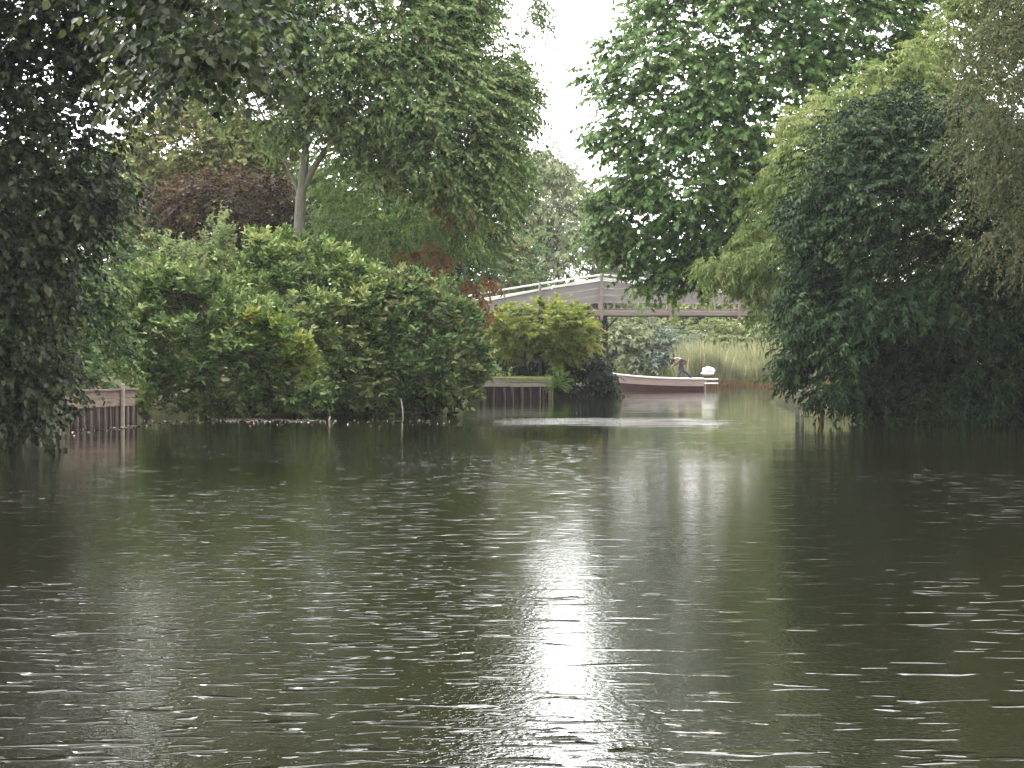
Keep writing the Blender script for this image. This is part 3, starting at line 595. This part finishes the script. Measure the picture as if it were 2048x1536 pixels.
# raised lawn strip held by the edging
mbk = MB()
a = P(955, 0, 74.9); b_ = P(1104, 0, 76.9)
mbk.add([(a[0]-1.5, 74.75, .79), (a[0], 74.75, .79), (b_[0], 76.75, .79), (b_[0]+.2, 82, .8), (a[0]-1.5, 82, .8),
         (a[0]-1.5, 74.75, -.3), (a[0], 74.75, -.3), (b_[0], 76.75, -.3), (b_[0]+.2, 82, -.3), (a[0]-1.5, 82, -.3)],
        [(0, 1, 2, 3, 4), (5, 6, 1, 0), (6, 7, 2, 1), (7, 8, 3, 2), (8, 9, 4, 3), (9, 5, 0, 4)])
tag(mbk.build('lawn', noise_mat('lawn_soil', (.05, .075, .02), (.10, .13, .04), (1, 1, 1), 3, .95)), 'raised strip of lawn behind the timber edging', 'lawn', kind='structure')

# ------------------------------------------------------------------ timber edgings
def edging(name, label, pts, ztop, zbot, mat, npile, seed, pile_r=.05):
    rnd = random.Random(seed); root = thing(name, label, 'bank edging', (*pts[0], 0))
    seglen = [math.dist(pts[i], pts[i+1]) for i in range(len(pts)-1)]; tot = sum(seglen)
    def at(s):
        for i, L in enumerate(seglen):
            if s <= L or i == len(seglen)-1: return (pts[i][0]+(pts[i+1][0]-pts[i][0])*s/L, pts[i][1]+(pts[i+1][1]-pts[i][1])*s/L)
            s -= L
    h = (ztop-zbot)/2
    for k in range(2):
        mb = MB(); n = max(3, int(tot/.8))
        for i in range(len(pts)-1):
            z = zbot+h*(k+.5)
            mb.bar((pts[i][0], pts[i][1], z+rnd.uniform(-.012, .012)), (pts[i+1][0], pts[i+1][1], z+rnd.uniform(-.012, .012)), .05, h*.94)
        mb.build('board', mat, root)
    mb = MB()
    for i in range(len(pts)-1): mb.bar((pts[i][0], pts[i][1]+.06, ztop+.025), (pts[i+1][0], pts[i+1][1]+.06, ztop+.025), .2, .035)
    mb.build('cap_board', mat, root)
    for i in range(npile):
        x, y = at(tot*(i+.5)/npile+rnd.uniform(-.04, .04)); r = pile_r*rnd.uniform(.8, 1.2)
        MB().tube([(x+rnd.uniform(-.02, .02), y+.09, -.6), (x, y+.09, 0), (x+rnd.uniform(-.02, .02), y+.085, zbot+.02)], [r, r, r*.95], 8).build('pile', pile_wood, root, True)
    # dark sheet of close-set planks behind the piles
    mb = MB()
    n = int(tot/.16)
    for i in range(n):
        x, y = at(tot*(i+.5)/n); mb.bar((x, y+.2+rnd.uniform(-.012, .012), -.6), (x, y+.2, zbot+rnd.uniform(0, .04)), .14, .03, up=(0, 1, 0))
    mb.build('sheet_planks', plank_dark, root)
    return root
p0 = (P(128, 0, 41.5)[0], 41.5); p1 = (P(200, 0, 43)[0], 43.); p2 = (P(268, 0, 45.)[0], 45.)
edging('jetty_edging', 'pink-brown weathered board edging on dark piles at the left bank', [p0, p1, p2], .83, .46, board_pink, 11, 1, .045)
edging('timber_edging', 'grey-brown board edging before the strip of lawn near the bridge', [(P(955, 0, 74.6)[0], 74.6), (P(1020, 0, 75.2)[0], 75.2), (P(1104, 0, 76.6)[0], 76.6)], .84, .50, board_grey, 8, 2, .06)
mb = MB(); rt = thing('low_edging', 'row of low dark stakes under the leaves at the far left waterline', 'bank edging', (-10, 37, 0))
rnd = random.Random(4)
for i in range(13):
    px = -20+i*12; Y = 36.4+i*.22; x = (px-1024)/F*Y
    MB().tube([(x, Y, -.5), (x+rnd.uniform(-.01, .01), Y, .18+rnd.uniform(0, .12))], [.045, .04], 7).build('stake', pile_wood, rt, True)
MB().bar(((-30-1024)/F*36.4, 36.5, .12), ((125-1024)/F*39, 39.1, .14), .05, .12).build('rail', board_pink, rt)
x, y, z = P(247, 800, 44.2)
pst = thing('mooring_post', 'short grey post standing up at the end of the pink-brown jetty board', 'post', (x, y-.1, 0))
MB().bar((x, y-.1, -.5), (x, y-.1, .97), .08, .08, up=(0, 1, 0)).build('shaft', board_grey, pst)
MB().add([(x-.055, y-.155, .97), (x+.055, y-.155, .97), (x+.055, y-.045, .97), (x-.055, y-.045, .97), (x, y-.1, 1.0)], [(3, 2, 1, 0), (0, 1, 4), (1, 2, 4), (2, 3, 4), (3, 0, 4)]).build('cap', board_grey, pst)
tag(MB().tube([(PW(658, 843)[0], PW(658, 843)[1], -.4), (PW(658, 843)[0]+.01, PW(658, 843)[1], .05), (PW(658, 843)[0]+.03, PW(658, 843)[1], .13)], [.025, .022, .018], 7).build('water_stake', board_grey, None, True),
    'thin pale stake rising from the water before the shrub thicket', 'stake')
tag(MB().tube([(PW(802, 838)[0], 51, -.3), (PW(802, 838)[0]-.03, 51.1, .2), (PW(802, 838)[0]-.08, 51.2, .5)], [.02, .018, .01], 6).build('dead_stick', board_grey, None, True),
    'thin slanting dead stick at the foot of the olive shrub', 'stick')
xs, ys_ = PW(1640, 842)
tag(MB().tube([(xs, ys_, -.5), (xs+.01, ys_, .15), (xs-.02, ys_+.02, .42)], [.10, .09, .08], 9).build('mossy_stump', noise_mat('stump', (.16, .12, .04), (.34, .26, .10), (3, 3, 1), 4, .9), None, True),
    'yellowish stump in the water under the left end of the dark right-bank tree', 'stump')

# floating leaves and scum along the bank
rng = np.random.default_rng(8); n = 700
cxs = rng.uniform(430, 640, 26); cys = 841+rng.normal(0, 1.6, 26); k = rng.integers(0, 26, 480)
px = np.concatenate([cxs[k]+rng.normal(0, 7, 480), rng.uniform(150, 300, 90), rng.uniform(290, 930, 130)])
py = np.concatenate([cys[k]+rng.normal(0, .7, 480), 848+rng.uniform(0, 22, 90)*(1-(px[480:570]-150)/150)+3, 840+np.abs(rng.normal(0, 5, 130))])
Yw = EYE*F/(py-HOR); pos = np.stack([(px-1024)/F*Yw, Yw, np.full(n, .006)], 1)
an = rng.uniform(0, 6.28, n); ax = np.stack([np.cos(an), np.sin(an), 0*an], 1)
v = leaves(pos, ax, np.tile([0, 0, 1.], (n, 1))+rng.normal(0, .05, (n, 3)), rng.uniform(.05, .16, n), rng.uniform(.03, .08, n), 'ovate', rng.random(n))
tag(part('floating_leaves', npmesh('floating_leaves', *v[:4], {'tone': v[4]}), leaf_mat('floating_leaf', [(.08, .06, .045), (.2, .165, .14), (.40, .36, .33)], .4, .0)),
    'line of pale fallen leaves floating under the left bank thicket', 'leaves', kind='stuff')

# ------------------------------------------------------------------ fern
fr = thing('fern', 'light green fern fanning out at the right end of the timber edging', 'fern', tuple(P(1115, 775, 76)))
rng = np.random.default_rng(12); base = P(1115, 772, 76)
for i, (ang, ln) in enumerate([(-78, .6), (-58, .8), (-35, .85), (-12, .95), (10, 1.0), (30, .95), (50, .85), (72, .6), (20, .6), (-25, .6), (95, .45), (-95, .45)]):
    a = math.radians(ang); dy = -.5+.25*(i % 3); pos = []; ax = []; Ls = []
    d0 = np.array([math.sin(a), dy*.6, math.cos(a)*.9+.15])
    pts = [base+d0*ln*t+np.array([0, 0, -.45*ln*t*t*abs(math.sin(a))-.1*t*t]) for t in np.linspace(0, 1, 13)]
    for k in range(1, 13):
        tn = nrm(pts[k]-pts[k-1]); sdv = nrm(np.cross(tn, np.array([0, -1., .3])))
        for s in (-1, 1):
            for q in (0, .5):
                pos.append(pts[k]-(pts[k]-pts[k-1])*q); ax.append(nrm(sdv*s+tn*.5)); Ls.append(.135*math.sin(math.pi*min(1, (k-q)/13*.85+.12)))
    n = len(pos); pos = np.array(pos); v = leaves(pos, np.array(ax), np.tile([0, -.8, .6], (n, 1))+rng.normal(0, .15, (n, 3)), np.array(Ls), np.full(n, .024), 'lance', rng.random(n))
    part('frond', npmesh('frond', *v[:4], {'tone': v[4]}), M_fern, fr)

# ------------------------------------------------------------------ bridge
br = thing('footbridge', 'arched wooden footbridge with white-topped rails crossing behind the low maple', 'bridge', tuple(P(1205, 790, 86)))
YB = 85.0; YF = 86.5
def BP(px, py, Y=YB, ref=YB): q = P(px, py, ref); return (q[0], Y, q[2])
prof_top = [(905, 598), (967, 586), (1083, 567), (1203, 549.5), (1260, 554), (1420, 570), (1600, 590), (1760, 612)]
prof_mid = [(905, 615), (967, 602), (1083, 578.5), (1203, 557), (1260, 563), (1420, 578), (1600, 597), (1760, 619)]
prof_pan = [(905, 650), (967, 640), (1083, 622), (1203, 604), (1260, 605), (1420, 606), (1600, 608), (1760, 630)]
for side, Y in (('near', YB), ('far', YF)):
    mt = MB(); mm = MB()
    for i in range(len(prof_top)-1):
        dz_ = 0 if side == 'near' else 9
        mt.bar(BP(prof_top[i][0], prof_top[i][1]+dz_, Y), BP(prof_top[i+1][0], prof_top[i+1][1]+dz_, Y), .12, .08 if side == 'near' else .05)
        if side == 'near': mm.bar(BP(*prof_mid[i], Y-.04), BP(*prof_mid[i+1], Y-.04), .05, .10)
    mt.build('handrail', white_paint, br)
    if side == 'near': mm.build('middle_rail', white_paint, br)
    # side boards: three stacked planks
    for k in range(3):
        mp_ = MB()
        for i in range(len(prof_mid)-1):
            f0, f1 = (k+.5)/3, (k+.5)/3
            a = (prof_mid[i][0], prof_mid[i][1]+3+(prof_pan[i][1]-prof_mid[i][1]-3)*f0); b = (prof_mid[i+1][0], prof_mid[i+1][1]+3+(prof_pan[i+1][1]-prof_mid[i+1][1]-3)*f1)
            hh = ((prof_pan[i][1]-prof_mid[i][1]-3)+(prof_pan[i+1][1]-prof_mid[i+1][1]-3))/2/3*YB/F
            mp_.bar(BP(*a, Y+.02*0), BP(*b, Y), .035, hh*.88)
        mp_.build('side_board', bridge_wood, br)
# posts
for px in (960, 1080, 1203, 1341, 1478, 1610):
    t = np.interp(px, [p[0] for p in prof_top], [p[1] for p in prof_top]); bt = np.interp(px, [905, 1203, 1600, 1760], [680, 640, 634, 650])
    for Y in (YB-.09, YF+.09):
        MB().bar(BP(px, bt, Y), BP(px, t-1, Y), .13 if px == 1203 else .09, .11, up=(0, 1, 0)).build('rail_post', bridge_beam, br)
for i, px in enumerate((1228, 1300, 1386, 1430, 1530)):
    MB().bar(BP(px, 622, YB+.02), BP(px, 603, YB+.02), .07, .05, up=(0, 1, 0)).build('baluster', bridge_wood, br)
# main beams, ramp beams, deck
for Y in (YB-.0, YF):
    MB().bar(BP(1188, 626.5, Y), BP(1620, 627, Y), .2, .24).build('main_beam', bridge_beam, br)
    MB().bar(BP(890, 672, Y), BP(1186, 628, Y), .16, .2).build('ramp_beam', bridge_beam, br)
    MB().bar(BP(1622, 628, Y), BP(1800, 655, Y), .16, .2).build('ramp_beam', bridge_beam, br)
mb = MB()
for a, b, n in (((895, 664), (1186, 618), 46), ((1190, 617), (1620, 618), 66), ((1624, 619), (1800, 646), 26)):
    for i in range(n):
        f = (i+.5)/n; q = BP(a[0]+(b[0]-a[0])*f, a[1]+(b[1]-a[1])*f+1.2); mb.bar((q[0], YB-.05, q[2]), (q[0], YF+.05, q[2]), .125, .04)
mb.build('deck', bridge_beam, br)
# trestles: thin dark legs with a cap and brace
for px in (1211, 1602):
    for Y in (YB, YF):
        q = BP(px, 632, Y); q2 = BP(px+5, 792, Y)
        MB().bar((q2[0], Y, -.9), (q[0], Y, q[2]-.02), .17, .15, up=(0, 1, 0)).build('support_post', post_dark, br)
    q = BP(px, 636); MB().bar((q[0], YB-.25, q[2]-.05), (q[0], YF+.25, q[2]-.05), .14, .14).build('cap_beam', post_dark, br)
    MB().bar((q[0]+.02, YB+.1, q[2]-.2), (q[0]+.1, YF-.1, .6), .05, .1).build('brace', post_dark, br)
q = BP(1213, 645); MB().bar((q[0]+.04, YB, q[2]-.25), (q[0]+.45, YB, q[2]+.2), .07, .08, up=(0, 1, 0)).build('knee_brace', post_dark, br)

# ------------------------------------------------------------------ boat
YBT = 100.0
bt = thing('wooden_boat', 'long low wooden boat with white gunwale and dark red bottom, moored beyond the bridge', 'boat', tuple(P(1320, 778, YBT)*np.array([1, 1, 0])))
X0 = P(1222, 0, YBT)[0]; X1 = P(1405, 0, YBT)[0]; LB = X1-X0
def hull(u):                        # u 0 bow(left) .. 1 stern(right): half-beam, sheer z
    hb = .78*math.sin(math.pi*min(1, (u*.62+.0)))**.75 if u > 0 else .02
    z = .56+.30*(1-u)**2.2+.04*u; return max(hb, .02), z
def shell(z0f, z1f, t=0, nm='hull', mat=None, close_bottom=False, flare0=1., flare1=1.):
    mb = MB(); m = 22; V = []
    for s in (-1, 1):
        for k in range(m+1):
            u = k/m; hb, zt = hull(u)
            for zf, fl in ((z0f, flare0), (z1f, flare1)):
                z = zf(u, zt); V.append((X0+u*LB, YBT+s*(hb*fl+t), z))
    fs = []
    for s in (0, 1):
        o = s*(m+1)*2
        for k in range(m):
            a = o+2*k; f = (a, a+2, a+3, a+1); fs.append(f if s == 0 else f[::-1])
    o = (m+1)*2; fs.append((2*m, o+2*m, o+2*m+1, 2*m+1)); fs.append((0, 1, o+1, o))
    if close_bottom:
        for k in range(m): fs.append((2*k, o+2*k, o+2*k+2, 2*k+2))
    mb.add(V, fs); return mb
wl = lambda u: .22+.16*(1-u)**1.5*1.2-.02*math.sin(math.pi*u)
m_red = noise_mat('boat_red', (.055, .026, .026), (.10, .048, .045), (1, 1, 4), 2, .5, .1, .005)
m_pink = noise_mat('boat_pinkish_wood', (.38, .27, .25), (.52, .40, .37), (.6, 1, 6), 3, .45, .1, .005)
o = shell(lambda u, z: -.15, lambda u, z: wl(u), nm='hull', close_bottom=True, flare0=.72, flare1=.93).build('hull', m_red, bt)
shell(lambda u, z: wl(u)+.002, lambda u, z: z-.03, flare0=.932, flare1=1.0).build('side_strake', m_pink, bt)
for s in (-1, 1):
    mb = MB(); pts = []
    for k in range(23):
        u = k/22; hb, z = hull(u); pts.append((X0+u*LB, YBT+s*hb, z+.01))
    for k in range(22):
        mb.bar(pts[k], pts[k+1], .10, .085)
    mb.build('gunwale', white_paint, bt)
mb = MB()      # floor and thwarts
for k in range(1, 20):
    u0, u1 = k/21, (k+1)/21; h0 = hull(u0)[0]*.8; h1 = hull(u1)[0]*.8
    mb.add([(X0+u0*LB, YBT-h0, .12), (X0+u1*LB, YBT-h1, .12), (X0+u1*LB, YBT+h1, .12), (X0+u0*LB, YBT+h0, .12)], [(0, 1, 2, 3)])
mb.build('floor', board_grey, bt)
for u in (.3, .55, .85):
    hb, z = hull(u); MB().bar((X0+u*LB, YBT-hb*.96, z-.12), (X0+u*LB, YBT+hb*.96, z-.12), .26, .04).build('thwart', bridge_beam, bt)
MB().add([(X0+.05, YBT, .84), (X0+.16*LB, YBT-hull(.16)[0]*.97, hull(.16)[1]+.01), (X0+.16*LB, YBT+hull(.16)[0]*.97, hull(.16)[1]+.01), (X0+.05, YBT, .8), (X0+.16*LB, YBT-hull(.16)[0]*.97, hull(.16)[1]-.03), (X0+.16*LB, YBT+hull(.16)[0]*.97, hull(.16)[1]-.03)],
         [(0, 1, 2), (3, 5, 4), (1, 4, 5, 2), (0, 3, 4, 1), (0, 2, 5, 3)]).build('fore_deck', white_paint, bt)
hbS, zS = hull(1)
for z in (zS-.02, zS-.24):
    mb = MB(); mb.bar((X1-.1, YBT-.45, z), (X1+.78, YBT-.45, z), .06, .06); mb.bar((X1-.1, YBT+.45, z), (X1+.78, YBT+.45, z), .06, .06); mb.bar((X1+.75, YBT-.47, z), (X1+.75, YBT+.47, z), .06, .06)
    mb.build('stern_rail', white_paint, bt)
om = MB(); om.tube([(X1+.12, YBT, zS+.0), (X1+.14, YBT, -.35)], [.06, .045], 8).bar((X1-.06, YBT, zS-.1), (X1+.14, YBT, zS-.05), .16, .12)
om.build('outboard_leg', board_grey, bt)

def ico(center, rad, sub=2, noise=0, seed=0):
    bm = bmesh.new(); bmesh.ops.create_icosphere(bm, subdivisions=sub, radius=1); r = random.Random(seed)
    for v in bm.verts:
        k = 1+noise*math.sin(v.co.x*5+seed)*math.cos(v.co.z*6)
        v.co = Vector((center[0]+v.co.x*rad[0]*k, center[1]+v.co.y*rad[1]*k, center[2]+v.co.z*rad[2]*k))
    me = bpy.data.meshes.new('blob'); bm.to_mesh(me); bm.free(); me.polygons.foreach_set('use_smooth', [True]*len(me.polygons)); return me
bc = P(1417, 742, YBT)
bundle = thing('white_bundle', 'rounded white canvas bundle lying on the stern of the boat', 'bundle', (bc[0], YBT, zS+.04))
m_canvas = noise_mat('canvas', (.6, .59, .54), (.8, .79, .74), (1, 1, 1), 5, .8, .4, .03)
part('canvas', ico((bc[0], YBT, bc[2]+.02), (.34, .3, .20), 3, .12, 2), m_canvas, bundle)
part('fold', ico((bc[0]-.06, YBT-.04, bc[2]-.13), (.36, .3, .1), 3, .10, 5), m_canvas, bundle)

# ------------------------------------------------------------------ person bending over in the boat
def skin(name, verts, edges, radii, mat, parent, root=0, sub=2):
    L = np.array(parent.location)
    me = bpy.data.meshes.new(name); me.from_pydata([tuple(np.array(v)-L) for v in verts], edges, [])
    o = bpy.data.objects.new(name, me); link(o, parent)
    md = o.modifiers.new('skin', 'SKIN'); sk = me.skin_vertices[0].data
    for i, r in enumerate(radii):
        rr = r if hasattr(r, '__len__') else (r, r); sk[i].radius = rr; sk[i].use_root = (i == root)
    s = o.modifiers.new('sub', 'SUBSURF'); s.levels = sub; s.render_levels = sub
    me.materials.append(mat); return o
def flat_mat(name, c, rough=.8):
    return noise_mat(name, tuple(x*.8 for x in c), tuple(min(1, x*1.15) for x in c), (1, 1, 1), 12, rough, .2, .005)
m_skin = flat_mat('skin', (.48, .30, .22), .5); m_jeans = flat_mat('jeans', (.022, .036, .045)); m_shirt = flat_mat('maroon_shirt', (.07, .035, .032)); m_hair = flat_mat('dark_hair', (.015, .012, .011)); m_tee = flat_mat('grey_vest', (.3, .32, .33))
q = lambda px, py, dy=0: (P(px, py, YBT)[0], YBT+dy, P(px, py, YBT)[2])
pr = thing('person', 'person in dark top and blue jeans bending over with legs apart in the boat', 'person', (q(1370, 0)[0], YBT, .12))
hip = q(1363, 736); chest = q(1362, 719); neck = q(1354, 716); head = q(1345, 722)
kneeL = q(1356, 752, -.14); footL = (q(1357, 0)[0], YBT-.16, .2); kneeR = q(1379, 750, .14); footR = (q(1393, 0)[0], YBT+.16, .2)
elL = q(1351, 729, -.22); haL = q(1343, 731, -.2); elR = q(1373, 723, .2); haR = q(1366, 734, .2)
def dl(p, dx=0, dy=0, dz=0): return (p[0]+dx, p[1]+dy, p[2]+dz)
V = [hip, tuple((np.array(hip)+chest)/2), chest, neck, dl(head, .03, 0, .05), dl(head, -.02, 0, -.06),
     dl(hip, -.02, -.1, -.06), kneeL, footL, dl(footL, -.18, 0, -.03), dl(hip, .0, .1, -.06), kneeR, footR, dl(footR, -.18, 0, -.03),
     dl(chest, 0, -.17, 0), elL, haL, dl(chest, 0, .17, 0), elR, haR]
E = [(0, 1), (1, 2), (2, 3), (3, 4), (4, 5), (0, 6), (6, 7), (7, 8), (8, 9), (0, 10), (10, 11), (11, 12), (12, 13), (2, 14), (14, 15), (15, 16), (2, 17), (17, 18), (18, 19)]
R = [.10, .09, .09, .05, .085, .07, .085, .058, .04, .03, .085, .058, .04, .03, .05, .038, .026, .05, .038, .026]
skin('body', V, E, R, m_skin, pr)
skin('shirt', [hip, V[1], chest, V[14], tuple((np.array(V[14])+elL)/2), V[17], tuple((np.array(V[17])+elR)/2), elL, elR, tuple(np.array(elL)*.4+np.array(haL)*.6), tuple(np.array(elR)*.4+np.array(haR)*.6)], [(0, 1), (1, 2), (2, 3), (3, 4), (2, 5), (5, 6), (4, 7), (6, 8), (7, 9), (8, 10)], [.16, .16, .17, .08, .065, .08, .065, .055, .055, .048, .048], m_shirt, pr)
skin('jeans', [dl(hip, .0, 0, -.03), V[6], kneeL, dl(footL, 0, 0, .04), V[10], kneeR, dl(footR, 0, 0, .04)], [(0, 1), (1, 2), (2, 3), (0, 4), (4, 5), (5, 6)], [.145, .105, .075, .06, .105, .075, .06], m_jeans, pr)
part('hair', ico(dl(head, .02, 0, .05), (.125, .12, .12), 2), m_hair, pr)
for s, hnd in ((-1, haL), (1, haR)):
    for k in range(5):
        a = dl(hnd, -.005, (k-2)*.018, 0); MB().tube([a, dl(a, -.02, 0, -.05), dl(a, -.015, 0, -.085+abs(k-2)*.008)], [.012, .011, .008], 6).build('finger', m_skin, pr, True)

# ------------------------------------------------------------------ haze
hz = MB(); x, y0, y1, z0, z1 = 430, -430, 490, -2.2, 34
hz.add([(-x, y0, z0), (x, y0, z0), (x, y1, z0), (-x, y1, z0), (-x, y0, z1), (x, y0, z1), (x, y1, z1), (-x, y1, z1)], [(0, 3, 2, 1), (4, 5, 6, 7), (0, 1, 5, 4), (1, 2, 6, 5), (2, 3, 7, 6), (3, 0, 4, 7)])
mh = bpy.data.materials.new('haze_air'); mh.use_nodes = True; t = mh.node_tree; t.nodes.clear()
oo = t.nodes.new('ShaderNodeOutputMaterial'); pv = t.nodes.new('ShaderNodeVolumePrincipled')
pv.inputs['Color'].default_value = (.93, .95, 1, 1); pv.inputs['Density'].default_value = .0002; pv.inputs['Anisotropy'].default_value = .3
t.links.new(pv.outputs[0], oo.inputs['Volume'])
HAZE = True
if HAZE: tag(hz.build('haze', mh), 'thin damp haze over the canal', 'haze', kind='stuff')

fw = bpy.data.objects['far_wood']; tag(fw, 'far-off line of trees on the horizon behind everything', 'wood', kind='stuff')
print('LEAF FACES', NLEAF, file=open('/tmp/leaf.txt','w')) if False else None
